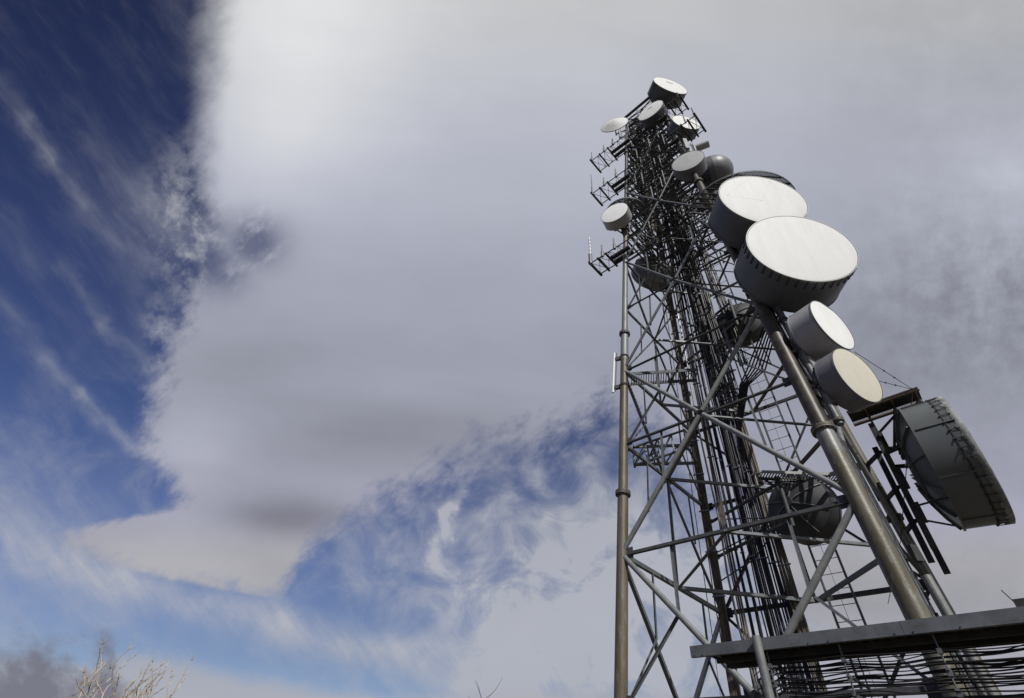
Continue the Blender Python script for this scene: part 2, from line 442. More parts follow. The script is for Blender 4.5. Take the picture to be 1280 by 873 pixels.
p = at_dist(928, 412, 31.0)
dish('dark drum seen from behind amid the cables, below the huge drums', (p.x, p.y, p.z-GAP), 40, 0, 1.3, .8, 3, rad='shroud_dark', shroud='shroud_dark')
# dome covered antenna
p = at_dist(893, 216, 37.0); d = az_vec(120, 0)
t = thing('dome_antenna', 'dark grey antenna under a smooth round dome cover, behind the huge drums', 'dish antenna', p, GD)
mb = MB(); r = 1.12
mb.lathe(p, d, [[(r*math.cos(i*PI/16), r*1.05*math.sin(i*PI/16)) if i < 8 else (1e-5, r*1.05) for i in range(9)]], 40); mb.build('dome', M['shroud_mid'], t)
mb = MB(); mb.lathe(p, d, [[(r*1.01, 0), (r*1.01, -.35)], [(r*1.01, -.35), (r*.5, -.7), (r*.2, -.8), (1e-5, -.8)]], 40); mb.build('shroud', M['shroud'], t)
mb = MB(); mb.tube(p-d*.75-UP*.8, p-d*.75+UP*.8, .06); mb.beam(p-d*.75, zleg(2, p.z), .1, .1); mb.build('mount', M['dark'], t)
# open cone dish, top left
Cc = V((6.831, 17.462, 44.351+GAP)); d = az_vec(205.5); r = 1.2
t = thing('open_dish', 'shallow open white dish with a cone shaped cover, sticking out at the upper left', 'dish antenna', Cc-d*.4, GD)
mb = MB(); mb.lathe(Cc, d, [[(r, 0), (r*.5, .20), (1e-5, .42)]], 48); mb.build('cone_cover', M['white'], t)
mb = MB(); mb.lathe(Cc, d, [[(r*1.01, .01), (r*1.01, -.06)], [(r*1.01, -.06), (r*.7, -.22), (r*.35, -.33), (1e-5, -.36)]], 48); mb.build('reflector_back', M['grey_radome'], t)
mb = MB(); h = Cc-d*.5; mb.tube(h-UP*1.1, h+UP*.6, .055); mb.beam(Cc-d*.3, h, .14, .2)
for s in (-.9, .3): mb.beam(h+UP*s, zleg(0, h.z+s-.1), .08, .08)
mb.build('mount', M['dark'], t)

# the big edge-on drum with its frame
Cc = V((16.341, 13.8195, 10.2052+GAP)); az = 133.9; d = az_vec(az); r = 2.17; L = 1.336
a, b = MB.frame(d)
t = thing('shrouded_dish', 'big grey green drum dish seen edge on at the right, cover laced round its rim', 'dish antenna', Cc-d*L, GD)
mb = MB(); mb.lathe(Cc, d, [[(r*.985, -L), (r, -.02)], [(r*.98, -.02), (r*.965, -L)]], 96)
mb.lathe(Cc, d, [[(r*.985, -L), (r*1.012, -L)], [(r*1.012, -L), (r*1.012, -L+.06)], [(r*1.012, -L+.06), (r*.985, -L+.062)]], 96)
for k in range(8):
    tt = 2*PI*(k+.2)/8; u = a*math.cos(tt)+b*math.sin(tt); v = d.cross(u)
    mb.beam(Cc-d*(L-.06)+u*(r+.005), Cc-d*.06+u*(r+.016), .05, .03, u)
mb.build('shroud', M['horn'], t)
mb = MB(); mb.lathe(Cc, d, [[(r*.99, 0), (r*.9, .04), (r*.5, .07), (1e-5, .08)]], 96); mb.build('radome', M['white'], t)
mb = MB()                                     # wavy gathered hem of the cover over the rim
n = 160; prev = None
for st in range(4):
    i0 = len(mb.v)
    for k in range(n):
        tt = 2*PI*k/n; u = a*math.cos(tt)+b*math.sin(tt)
        wob = .5+.5*math.sin(k*1.57+.7*math.sin(k*.37)); wob2 = .5+.5*math.sin(k*.93+1.3)
        rr = (r*1.0, r*1.022, r*1.016+.015*wob, r*1.004+.012*wob)[st]; x = (.015, -.01, -.11-.03*wob2, -.17-.09*wob*wob2)[st]
        mb.v.append(Cc+u*rr+d*x)
    if prev is not None: mb.bridge(prev, i0, n)
    prev = i0
mb.build('cover_hem', M['hem'], t)
for k in range(44):
    mb = MB()
    tt = 2*PI*k/44; u = a*math.cos(tt)+b*math.sin(tt)
    mb.tube(Cc-d*.14+u*(r*1.012+.01), Cc-d*(.42+.05*math.sin(k*2.1))+u*(r+.02), .014, n=6)
    mb.box(Cc-d*.44+u*(r+.02), d*.015, d.cross(u)*.03, u*.03)
    mb.build('lacing_hook', M['deck'], t)
mb = MB(); mb.lathe(Cc, d, [[(r+.004, -.43), (r+.012, -.40), (r+.004, -.37)]], 96); mb.build('lacing_ring', M['deck'], t)
mb = MB(); dep = .55
prof = [(r*.985, -L), (r*.8, -L-.22*1.0), (r*.55, -L-.42), (r*.3, -L-dep), (1e-5, -L-dep-.02)]
mb.lathe(Cc, d, [prof], 64)
for k in range(12):
    tt = 2*PI*(k+.5)/12; u = a*math.cos(tt)+b*math.sin(tt)
    for i in range(3):
        p0 = Cc+u*prof[i][0]+d*prof[i][1]; p1 = Cc+u*prof[i+1][0]+d*prof[i+1][1]
        mb.beam(p0-d*.05, p1-d*.05, .03, .09, d)
    p1 = Cc+u*r*.55+d*(-L-.47); u2 = a*math.cos(tt+PI/6)+b*math.sin(tt+PI/6); p2 = Cc+u2*r*.55+d*(-L-.47)
    mb.beam(p1, p2, .04, .07, d)
mb.build('reflector_back', M['horn'], t)
hub = Cc-d*(L+dep+.1); side = UP.cross(d).normalized()
mb = MB()
for s in (-.55, .0, .55):
    mb.beam(hub-d*(.35 if s else .6)+side*s-UP*(3.1+.4*s), hub-d*(.35 if s else .6)+side*s+UP*(1.9 if s else 1.2), .21, .19, d)
for z in (-1.5, -.2, 1.3):
    mb.beam(hub-d*.22+side*-.75+UP*z, hub-d*.22+side*.75+UP*z, .13, .15)
    mb.beam(hub-d*.5+UP*z+side*.55, zleg(2, hub.z+z), .12, .12)
for s in (-1, 1):
    mb.tube(Cc-d*(L+.02)+side*s*1.25-UP*1.7, hub-d*.3+side*s*.6-UP*1.5, .035, n=8)
    mb.tube(Cc-d*(L+.02)+side*s*1.25+UP*1.7, hub-d*.3+side*s*.6+UP*1.4, .045, n=8)
    mb.beam(Cc-d*(L+.2)+side*s*.9+UP*.6, hub-d*.3+side*s*.6+UP*.6, .12, .12)
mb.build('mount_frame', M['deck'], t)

# ------------------------------------------------------------------ ice shields
GI = 'ice shields above the dishes'
def half_disc(label, cpt, toward, r, z, posts, depth=.12):
    t = thing('ice_shield', label, 'ice shield', V((cpt.x, cpt.y, z)), GI)
    f = V((toward.x, toward.y, 0)).normalized(); s = V((f.y, -f.x, 0)); c = V((cpt.x, cpt.y, z))
    rim = MB(); pts = [c+s*r*math.cos(i*PI/28)+f*r*.9*math.sin(i*PI/28) for i in range(29)]
    for i in range(28):
        rim.beam(pts[i], pts[i+1], .03, depth)
    rim.beam(pts[0], pts[-1], .05, depth)
    rim.build('rim_bar', M['dark'], t)
    g = MB()
    nb = int(r/.032)
    for i in range(1, nb):
        x = -r+2*r*i/nb; h = .9*math.sqrt(max(r*r-x*x, 0)); g.beam(c+s*x, c+s*x+f*h, .034, .03)
    for i in range(1, 9):
        y = .9*r*i/9; h = math.sqrt(max(r*r-(y/.9)**2, 0)); g.beam(c+f*y-s*h+UP*.034, c+f*y+s*h+UP*.034, .07, .03)
    g.build('grating', M['mesh'], t)
    po = MB()
    for q in posts: po.beam(pts[q[0]] if isinstance(q[0], int) else q[0], q[1], .07, .07)
    po.build('post', M['dark'], t)
    return t
zc = 21.278+GAP+2.2; c = zleg(1, zc)
c2 = c+az_vec(183)*.12+az_vec(93)*1.3
half_disc('large half round grating shield over the upper huge drum', c2, az_vec(183), 2.75, zc, [(0, zleg(1, zc-2.6)), (28, zleg(1, zc-2.6)), (8, zleg(1, zc+1.9)), (20, zleg(1, zc+1.9)), (0, c2+az_vec(93)*2.75-UP*.6)])
zc = 28.03+GAP+1.25; c = zleg(0, zc)
half_disc('small half round shield over the lone dish on the left leg', c+az_vec(215)*.2, az_vec(215), 1.35, zc, [(0, zleg(0, zc-2.2)), (28, zleg(0, zc-2.0)), (14, zleg(0, zc+1.2))])
# corrugated shield over the edge-on drum
Tz = 10.2052+GAP+2.45
p0 = on_z(1062, 522, Tz); p1 = on_z(1150, 492, Tz+.15)
t = thing('ice_shield', 'narrow corrugated metal shield over the edge on drum, held by stay wires', 'ice shield', (p0+p1)/2, GI)
mb = MB(); dirr = (p1-p0).normalized(); sd = V((dirr.y, -dirr.x, 0)).normalized(); Lh = (p1-p0).length
for i in range(46):
    q = p0+dirr*(Lh*(i+.5)/46); mb.beam(q-sd*.45, q+sd*.45, Lh/46*.55, .05)
mb.beam(p0+UP*.03, p1+UP*.03, .9, .012); mb.build('corrugated_sheet', M['mesh'], t)
mb = MB()
for s in (-.47, .47): mb.angle(p0+sd*s-UP*.07, p1+sd*s-UP*.07, .13, .016)
for f in (.25, .62, .95):
    q = p0.lerp(p1, f); mb.beam(q-sd*.5-UP*.16, q+sd*.5-UP*.16, .08, .08)
    mb.beam(q-UP*.2, V((hub.x, hub.y, hub.z+1.0))+(q-p0)*.25-d*.4, .07, .07)
mb.build('shield_frame', M['rusty'], t)
top = at_dist(1141, 487, (p1-CAM).length*.985)
mb = MB(); mb.tube(p1.lerp(p0, .1), top+UP*.05, .03); mb.build('wire_post', M['dark'], t)
for (x, y, lab) in ((1068, 440, 'upper thin stay wire running up from the corrugated shield'), (1072, 470, 'lower thin stay wire behind the beige dish')):
    q = at_dist(x, y, 21.6)
    mb = MB(); mb.tube(top, q, .012, n=6)
    for f in (.32, .5): mb.tube(top.lerp(q, f), top.lerp(q, f+.012), .03, n=8)
    o = mb.build('stay_wire', M['dark'], None); rebase(o, top); tag(o, lab, 'wire', 'stay wires of the corrugated shield')
q = at_dist(1128, 648, (hub-CAM).length*.97)
mb = MB(); mb.tube(top, q, .014, n=6); mb.tube(q, q+(q-top).normalized()*.25, .035, n=8); mb.tube(q+(q-top).normalized()*.3, at_dist(1126, 675, (hub-CAM).length*.97), .025, n=8)
mb.tube(at_dist(1126, 675, (hub-CAM).length*.97), at_dist(1110, 755, (hub-CAM).length*.99), .01, n=6)
o = mb.build('turnbuckle_wire', M['rusty'], None); rebase(o, top); tag(o, 'long wire with a turnbuckle hanging in front of the edge on drum', 'wire')

# pole carrying the two drum dishes beside the near leg
off = V((.42, -.26, 0))
mb = MB(); t = thing('mount_pole', 'grey pipe pole strapped along the near leg behind the small drums', 'pole', leg(1, .135)+off)
mb.tube(leg(1, .136)+off, leg(1, .232)+off, .105, n=18); mb.build('pipe', M['galv'], t)
for u in (.138, .16, .185, .21, .228):
    mb = MB(); p = leg(1, u)+off; mb.lathe(p, (APEX-BASE[1]).normalized(), [[(.105, -.06), (.15, -.06), (.15, .06), (.105, .06)]], 16)
    mb.beam(leg(1, u), p, .1, .12)
    mb.build('strap', M['flange'], t)
t = thing('mount_pole', 'short galvanised pipe standing on the bridge behind the near leg', 'pole', leg(1, UG)+V((.95, .1, 0)))
mb = MB(); mb.tube(leg(1, UG)+V((.95, .1, 0)), leg(1, .072)+V((.75, .0, 0)), .1, n=16); mb.build('pipe', M['tube'], t)
mb = MB(); mb.box(leg(1, .08)+V((.78, .0, 0)), V((.09, 0, 0)), V((0, .07, 0)), V((0, 0, .2))); mb.build('strap', M['deck'], t)
# cable channels on the outer side of the near leg
for i, (o1, o2, u0, u1, lab) in enumerate(((V((.55, .15, 0)), V((.45, .2, 0)), UG, .25, 'flat grey cable channel running up behind the near leg'), (V((.8, .35, 0)), V((.6, .35, 0)), .03, .19, 'narrow dark cable channel beside the wider grey channel'))):
    t = thing('cable_channel', lab, 'cable channel', leg(1, u0)+o1, 'cable channels on the near leg')
    mb = MB(); n = V((.6, -.8, 0)); mb.beam(leg(1, u0)+o1, leg(1, u1)+o2, .16 if i == 0 else .1, .06, n); mb.build('channel', M['galv' if i == 0 else 'dark'], t)
    mb = MB()
    for k in range(24):
        p = (leg(1, u0)+o1).lerp(leg(1, u1)+o2, (k+.5)/24); mb.box(p+n*.034, V((.02, 0, 0)), V((0, .02, 0)), V((0, 0, .09)))
    mb.build('slot_cover', M['deck'], t)
    if i == 0:
        mb = MB()
        for k in range(5): mb.tube(leg(1, .17)+o2+V((.02*k-.12, -.14, 0)), leg(1, .34)+V((.3+.035*k, -.1, 0)), .02, n=6)
        mb.build('cable', M['cable'], t)

# ------------------------------------------------------------------ cable runs
def run(label, pts_fn, us, ncab, pitch, r, across, m, group, clampm='clamp', every=2, jit=.02, rows=1, depth=None):
    base = pts_fn(us[0])
    t = thing('cable_run', label, 'cable run', base, group)
    for c in range(ncab):
        row = c % rows; col = c//rows; nc = (ncab+rows-1)//rows
        mb = MB(); pts = []
        for i, u in enumerate(us):
            p = pts_fn(u); k = (1-u*.6)
            p = p+across*((col-(nc-1)/2)*pitch*k+random.uniform(-jit, jit)) + (depth or V((0, 0, 0)))*(row*pitch*k)+V((random.uniform(-jit, jit), random.uniform(-jit, jit), 0))
            pts.append(p)
        mb.path(pts, r*random.uniform(.6, 1.2), 6); mb.build('cable', M['wave'] if random.random() < .22 else m, t)
    q0 = pts_fn(us[1]); nn = V((q0.x-CAM.x, q0.y-CAM.y, 0)).normalized()
    for u in us[1::every]:
        p = pts_fn(u)
        hb = MB().beam(p-across*pitch*ncab/rows*.62, p+across*pitch*ncab/rows*.62, .05, .05).build('hanger_bar', M['galv'], t)
        mb = MB()
        for c in range(max(2, ncab//rows)): mb.box(p+across*((c-(ncab//rows-1)/2)*pitch)-nn*(r+.03), across*.02, nn*.015, UP*.03)
        mb.build('clamp', M[clampm], hb)
    return t
def ulist(a, b, n): return [a+(b-a)*i/(n-1) for i in range(n)]
GW = 'vertical cable runs inside the tower'
nin = -outward(2, 3)
toc = V((CEN.x-CAM.x, CEN.y-CAM.y, 0)).normalized(); rgt = V((toc.y, -toc.x, 0))
# brown bundle on the far leg
run('wide brown bundle of waveguides strapped to the far leg, first from the left', lambda u: leg(3, u)-toc*.32-rgt*.02, ulist(UG, .645, 26), 8, .055, .036, rgt, M['wave'], GW, rows=1, every=1)
run('narrow brown cable bundle just right of the wide brown bundle', lambda u: leg(3, u)-toc*.9+rgt*(.92-.9*max(u, 0)), ulist(UG, .64, 22), 5, .055, .032, rgt, M['wave'], GW)
mb = MB()
pts = [leg(3, u)-toc*1.0+rgt*x for u, x in ((-.0, 1.1), (.03, .95), (.06, .85), (.09, .62), (.12, .55), (.15, .62), (.18, .52), (.22, .42), (.30, .42), (.38, .34), (.46, .3))]
mb.path(pts, .045, 10); o = mb.build('conduit', M['conduit'], None); rebase(o, pts[0]); tag(o, 'single bright metal conduit wandering between the two brown bundles', 'conduit')
mb = MB(); pts = [leg(3, u)-toc*.5-rgt*x for u, x in ((-.02, .62), (.1, .5), (.2, .42), (.3, .36), (.42, .3))]
mb.path(pts, .018, 6); o = mb.build('thin_cable', M['cable'], None); rebase(o, pts[0]); tag(o, 'thin dark cable hanging left of the wide brown bundle', 'cable')
specs = [(.165, 2, .07, .045, 'cable', 'thin pair of black cables, leftmost of the black runs'), (.205, 2, .07, .05, 'cable', 'second thin pair of black cables from the left'),
         (.25, 4, .075, .036, 'cable', 'flat group of four black cables between thin pairs and thick trunk'), (.305, 6, .075, .05, 'cable', 'thickest black cable trunk in the middle of the tower'),
         (.362, 5, .075, .045, 'cable', 'black cable trunk right of the thickest one'), (.415, 6, .07, .042, 'wave', 'dark brown cable bundle, rightmost of the vertical runs'),]
for i, (tt, nc, pi_, r, mm, lab) in enumerate(specs):
    run(lab, (lambda tt: (lambda u: leg(3, u).lerp(leg(2, u), tt)+nin*(.35+.1*(i % 2))))(tt), ulist(UG, .64-.012*i, 22), nc, pi_, r, EV.cross(UP).normalized() if False else (BASE[2]-BASE[3]).normalized(), M[mm], GW, rows=1, depth=nin, jit=.025)
for i, (tt, dd, lab) in enumerate(((.5, 2.6, 'loose black cable group in the tower core, below the crowded top'), (.36, 1.8, 'second loose black cable group in the tower core'), (.6, 1.4, 'black cable group climbing close to the ladder'))):
    run(lab, (lambda tt, dd: (lambda u: leg(3, u).lerp(leg(2, u), tt)+nin*dd*(1-u)))(tt, dd), ulist(.215+.02*i, .64, 16), 7, .09, .04, (BASE[2]-BASE[3]).normalized(), M['cable'], GW, jit=.05)
for i, (ka, kb, tt, lab) in enumerate(((0, 1, .35, 'black feeder cables climbing the front face of the crowded top, left of the middle'), (0, 1, .62, 'black feeder cables climbing the front face of the crowded top, right of the middle'), (3, 0, .5, 'black feeder cables climbing the left face of the crowded top'), (1, 2, .4, 'black feeder cables climbing the right face of the crowded top'))):
    run(lab, (lambda ka, kb, tt: (lambda u: leg(ka, u).lerp(leg(kb, u), tt)-outward(ka, kb)*.35))(ka, kb, tt), ulist(.36+.015*i, .64, 14), 6, .1, .038, (BASE[kb]-BASE[ka]).normalized(), M['cable' if i % 2 else 'wave'], GW, jit=.05)
# slanting black feeders from the huge drums down to the core
t = thing('cable_run', 'slanting black feeder cables dropping from the huge drums into the core', 'cable run', leg(1, .24), GW)
for k in range(6):
    p0 = at_dist(960+k*3, 395, 22.0); p1 = at_dist(934+k*4.5, 462, 22.5+k*.1); p2 = at_dist(925+k*2, 482, 22.6); p3 = at_dist(922, 520+8*k, 22.8); p4 = at_dist(932, 580, 22.9)
    mb = MB(); mb.path([p0, p0.lerp(p1, .5), p1, p2, p3, p4], .035, 6); mb.build('cable', M['cable'], t)
# coax junction boxes and coils near the middle
t = thing('cable_coil', 'tangle of coiled black cable in the tower core beside the ladder', 'cable coil', at_dist(915, 490, 22.6))
for k in range(9):
    c = at_dist(908+random.uniform(-14, 16), 490+random.uniform(-25, 25), 22.6+random.uniform(-.4, .4)); rr = random.uniform(.25, .5)
    ax = az_vec(random.uniform(0, 360), random.uniform(-30, 60)); a2, b2 = MB.frame(ax)
    mb = MB(); mb.path([c+a2*rr*math.cos(i*PI/8)+b2*rr*math.sin(i*PI/8) for i in range(17)], .03, 6); mb.build('loop', M['cable'], t)

# ------------------------------------------------------------------ ladder
t = thing('ladder', 'long steel ladder climbing the back face inside the tower', 'ladder', fpt(3, 2, UG, .63))
lad = lambda u, s: fpt(3, 2, u, .625)+nin*.35+(BASE[2]-BASE[3]).normalized()*(s*.44)
for s in (-1, 1):
    mb = MB(); mb.beam(lad(UG, s), lad(.63, s), .075, .09, outward(2, 3)); mb.build('rail', M['galv'], t)
for i in range(90):
    u = UG+i*.0078+.003
    if u < .63: MB().tube(lad(u, -1), lad(u, 1), .014, n=6).build('rung', M['galv'], t)
mb = MB(); mb.tube(lad(UG, 0)+nin*.08, lad(.63, 0)+nin*.08, .008, n=6); mb.build('safety_wire', M['dark'], t)

# ------------------------------------------------------------------ walkways / trays / boom inside the tower
def grating(name, label, cat, p, q, w, m, h=.07, group=None):
    t = thing(name, label, cat, p, group); d = (q-p).normalized(); s = V((d.y, -d.x, 0)).normalized(); L = (q-p).length
    mb = MB(); k = int(L/.11)
    for i in range(k): mb.beam(p+d*(L*(i+.5)/k)-s*w*.5, p+d*(L*(i+.5)/k)+s*w*.5, .035, .035)
    mb.build('slats', m, t)
    mb = MB()
    for e in (-.5, .5): mb.beam(p+s*w*e+UP*.0, q+s*w*e, .04, h)
    mb.build('side_rail', m, t)
    return t
grating('cable_tray', 'horizontal grey cable tray running from the left leg to the brown bundle', 'cable tray', on_z(788, 474, 15.2+GAP), on_z(872, 469, 15.2+GAP), .75, M['dark'], .16)
grating('walkway', 'pale sunlit grating walkway above the ribbed drum', 'walkway', on_z(950, 594, 11+GAP), on_z(1057, 598, 11+GAP), .55, M['tube'], .12)
t = thing('cable_run', 'horizontal black cables slung under the pale walkway', 'cable run', on_z(950, 599, 10.8+GAP), 'horizontal cables')
for k in range(4):
    p0 = on_z(948, 597+k*2.2, 10.9+GAP); p1 = on_z(1060, 601+k*2.6, 10.9+GAP); mb = MB()
    mb.path([p0.lerp(p1, i/8)-UP*(.06*math.sin(i*1.9+k)**2) for i in range(9)], .03, 6); mb.build('cable', M['cable'], t)
# triangular side boom behind the left face
top_ = [on_z(791, 559, 13.2+GAP), on_z(856, 537, 13.2+GAP), on_z(866, 556.5, 13.2+GAP)]
bot_ = [p-UP*.95 for p in top_]
t = thing('side_boom', 'empty triangular steel boom jutting out behind the left face', 'boom', top_[1])
mb = MB()
for q in (top_, bot_):
    for i in range(3): mb.angle(q[i], q[(i+1) % 3], .10, .014)
for i in range(3): mb.angle(top_[i], bot_[i]-UP*.15, .09, .014)
for e in (1, 2):
    for i in range(1, 4):
        pa = top_[0].lerp(top_[e], i/4); pb = bot_[0].lerp(bot_[e], i/4); mb.angle(pa, pb, .06, .012)
        pc = bot_[0].lerp(bot_[e], (i-1)/4); mb.angle(pa, pc, .05, .012)
mb.build('frame', M['galv'], t)
mb = MB(); q = top_[0].lerp(top_[2], .33)
mb.path([q, q-UP*.25+V((.1, 0, 0)), q-UP*.5-V((.1, 0, 0)), q-UP*.7, q-UP*.85], .04, 8); mb.build('hanging_strap', M['rusty'], t)

# dipole bracket on the left leg
p0 = leg(0, .243); p1 = leg(0, .2095); lft = -rgt
t = thing('dipole_antenna', 'small white tube antenna on two brackets at the left leg', 'antenna', p1+lft*.55)
mb = MB(); mb.tube(p1+lft*.53-UP*.05, p0+lft*.50+UP*.12, .055, n=12); mb.build('tube', M['fibre'], t)
mb = MB(); mb.tube(p1+lft*.41-UP*.02, p0+lft*.39+UP*.1, .02, n=8)
for u in (.2385, .2125):
    p = leg(0, u); mb.box(p+lft*.32, lft*.12, toc*.07, UP*.09); mb.beam(p+lft*.2, p+lft*.55, .05, .05)
    mb.lathe(p, (APEX-BASE[0]).normalized(), [[(.19, -.05), (.215, -.05), (.215, -.02), (.19, -.02)], [(.19, .02), (.215, .02), (.215, .05), (.19, .05)]], 24)
mb.build('bracket', M['dark'], t)

# ------------------------------------------------------------------ side arms with whip antennas
GA = 'flat lattice side arms'; GH = 'whip antennas on the side arms'
def arm(label, u, k, length, inner, w, whips, sgn, lift=0, endlab=None):
    """flat lattice arm lying along the front face direction, reaching out beyond leg k"""
    z = leg(k, u).z+lift; b0 = V((leg(k, u).x, leg(k, u).y, z))-EV*.25
    dirr = EU*sgn
    p = b0-dirr*inner; q = b0+dirr*length; s = EV*(w)
    t = thing('lattice_boom', label, 'side boom', b0, GA)
    mb = MB(); n = max(4, int((length+inner)/.62))
    for o in (-.5, .5): mb.beam(p+s*o, q+s*o, .05, .06)
    for i in range(n):
        a_ = p.lerp(q, i/n); b_ = p.lerp(q, (i+1)/n)
        mb.beam(a_-s*.5, b_+s*.5, .028, .028); mb.beam(a_+s*.5+UP*.03, b_-s*.5+UP*.03, .028, .028)
        mb.beam(b_-s*.5, b_+s*.5, .03, .03)
    mb.build('lattice', M['dark'], t)
    mb = MB(); mb.beam(q-s*.65, q+s*.65, .13, .13)
    for f in (.42, .7): mb.beam(b0.lerp(q, f)-s*.62-UP*.08, b0.lerp(q, f)+s*.62-UP*.08, .11, .09)
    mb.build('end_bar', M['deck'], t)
    mb = MB()
    for f in ((.1, .45) if k == 0 else (.2,)): mb.beam(b0-dirr*.5-UP*.12+s*(f-.2), b0.lerp(q, .42 if k == 0 else .1)-UP*.12+s*(f-.2), .24, .16)
    mb.build('feed_box', M['deck'], t)
    for (f, h, r, m, kind, wl) in whips:
        b = b0.lerp(q, f)-s*.52; tt = thing('whip_antenna', wl, 'antenna', b, GH)
        mb = MB()
        if kind == 'band':
            mb.tube(b-UP*.1, b+UP*h*.32, r*1.9, n=12); mb.build('mount_pipe', M['tube'], tt)
            mb = MB(); mb.tube(b+UP*h*.32, b+UP*h, r, r*.85, n=12); mb.build('mast', M['fibre'], tt)
            mb = MB()
            for i in range(4): z0 = h*(.45+.14*i); mb.tube(b+UP*z0, b+UP*(z0+.05), r*1.06, n=12)
            mb.build('ring', M['galv'], tt)
        else:
            mb.tube(b-UP*.1, b+UP*h*.35, r*1.5, n=10); mb.build('mount_pipe', M['tube'], tt)
            mb = MB(); mb.tube(b+UP*h*.35, b+UP*h, r, r*.7, n=10); mb.build('mast', M[m], tt)
    return t
arm('lowest left side arm, level with the top of the cleaner leg section', .362, 0, 2.05, 2.0, 1.05, [(.98, 2.75, .065, 'fibre', 'band', 'thick white banded whip, on the tip of the lowest left arm'), (.55, 1.1, .06, 'tube', 's', 'stubby grey whip midway along the lowest left arm'), (.12, 1.0, .06, 'tube', 's', 'stubby grey whip near the leg on the lowest left arm')], -1)
arm('middle left side arm, just above the lone left dish', .492, 0, 2.45, 1.8, 1.15, [(.99, 2.9, .045, 'tube', 's', 'tall thin whip on the tip of the middle left arm'), (.55, 1.1, .06, 'tube', 's', 'stubby whip midway along the middle left arm'), (.12, 1.1, .06, 'tube', 's', 'stubby whip near the leg on the middle left arm')], -1)
arm('upper left side arm, below the open cone dish', .578, 0, 2.9, 1.6, 1.2, [(.97, 1.5, .05, 'tube', 's', 'whip on the tip of the upper left arm'), (.55, 1.1, .06, 'tube', 's', 'whip midway along the upper left arm'), (.25, 1.0, .07, 'rusty', 's', 'reddish stub whip close to the leg on the upper left arm')], -1)
arm('right side arm crossing in front of the bright white drum', .498, 1, 1.75, .3, 1.25, [(.98, 1.3, .05, 'dark', 's', 'dark whip at the tip of the arm in front of the bright drum'), (.6, 1.2, .04, 'rusty', 's', 'thin reddish whip in front of the bright white drum face')], 1)
arm('short right side arm just beneath the topmost drum', .572, 1, 1.6, .3, 1.15, [(.95, .8, .045, 'dark', 's', 'short dark whip on the arm under the topmost drum')], 1)
arm('short dark side arm hidden among the crowded top on the right', .47, 2, 1.2, 2.0, 1.0, [], -1)
# boom from the topmost drum down to the open dish
mb = MB(); pa = at_dist(813, 121, 50.2); pb = at_dist(776, 152, 50.5)
mb.tube(pa, pb, .13, n=10); mb.tube(pa+V((.1, 0, -.3)), at_dist(800, 140, 50.3), .05, n=8)
o = mb.build('outrigger_pipe', M['dark'], None); rebase(o, pb); tag(o, 'long dark pipe slanting from the topmost drum down to the open dish', 'pipe')
# lightning rod on the far leg
pt = leg(3, UTOP).lerp(leg(0, UTOP), .62)-UP*.6; t = thing('lightning_rod', 'spiked rod with small fittings standing at the very top left', 'lightning rod', pt)
mb = MB(); mb.tube(pt-UP*2.5, pt+UP*2.6, .13, .08, n=10); mb.tube(pt+UP*2.6, pt+UP*4.4, .03, .012, n=6); mb.build('rod', M['galv'], t)
mb = MB()
for z, o in ((.2, .35), (.9, -.3), (1.5, .4), (2.0, -.25), (2.5, .25)):
    mb.beam(pt+UP*z, pt+UP*z+rgt*o, .06, .06); mb.tube(pt+UP*(z-.15)+rgt*o, pt+UP*(z+.25)+rgt*o, .09, n=8)
mb.build('fitting', M['dark'], t)
# equipment cluttering the top: panel antennas on stub poles and bits of pipe
n_ = 0
cl = [(.44, 3, 1), (.47, 1, -1), (.50, 3, 1), (.52, 2, 1), (.55, 2, -1), (.56, 3, 1), (.585, 2, 1), (.60, 3, -1), (.61, 0, 1), (.625, 3, 1), (.635, 2, -1)]
for (u, k, sg) in cl:
    b = leg(k, u); o = V((b.x-CEN.x, b.y-CEN.y, 0)).normalized()
    p = b+o*.45
    t = thing('panel_antenna', 'narrow grey panel antenna strapped to a stub pole in the crowded top', 'antenna', p, 'panel antennas in the crowded top')
    mb = MB(); mb.tube(p-UP*.9, p+UP*.9, .05, n=8)
    for s in (-.6, .6): mb.beam(b+UP*s, p+UP*s, .06, .06)
    mb.build('pole', M['galv'], t)
    mb = MB(); s = V((o.y, -o.x, 0)); mb.box(p+o*.14, o*.06, s*.12, UP*.7); mb.build('panel', M['shroud_mid'], t)
mb = MB(); p = at_dist(880, 182, 42); mb.tube(p-rgt*.55, p+rgt*.35, .28, n=18); o = mb.build('amplifier_can', M['can'], None); rebase(o, p)
tag(o, 'small bright cylindrical can lying above the grey faced drum', 'canister')

# ------------------------------------------------------------------ ice bridge at the bottom
zb = 2.6+GAP
e0 = on_z(863, 815, zb); e1 = on_z(1280, 768, zb)
bd = (e1-e0).normalized(); e1 = e0+bd*7.6
bn = V((-bd.y, bd.x, 0))
if bn.dot(V((0, 1, 0))) < 0: bn = -bn
t = thing('ice_bridge', 'horizontal galvanised cable bridge crossing in front of the tower base', 'cable bridge', V((e0.x, e0.y, 0)))
mb = MB(); mb.beam(e0+UP*.0, e1, .012, .19); mb.beam(e0+bn*.035+UP*.09, e1+bn*.035+UP*.09, .07, .012); mb.beam(e0+bn*.035-UP*.09, e1+bn*.035-UP*.09, .07, .012)
mb.beam(e0+bd*3.62-bn*.008, e0+bd*3.64-bn*.008, .004, .186)
for f in (.08, .25, 1.15, 2.2, 2.52, 3.5, 3.75, 4.35, 5.1, 6.0): mb.tube(e0+bd*f-bn*.02-UP*.06, e0+bd*f+bn*.02-UP*.06, .012, n=6)
mb.build('edge_channel', M['galv'], t)
mb = MB()
W = 1.05
mb.beam(e0+bd*.25+bn*(W+.05), e1+bn*(W+.05), .02, .2)
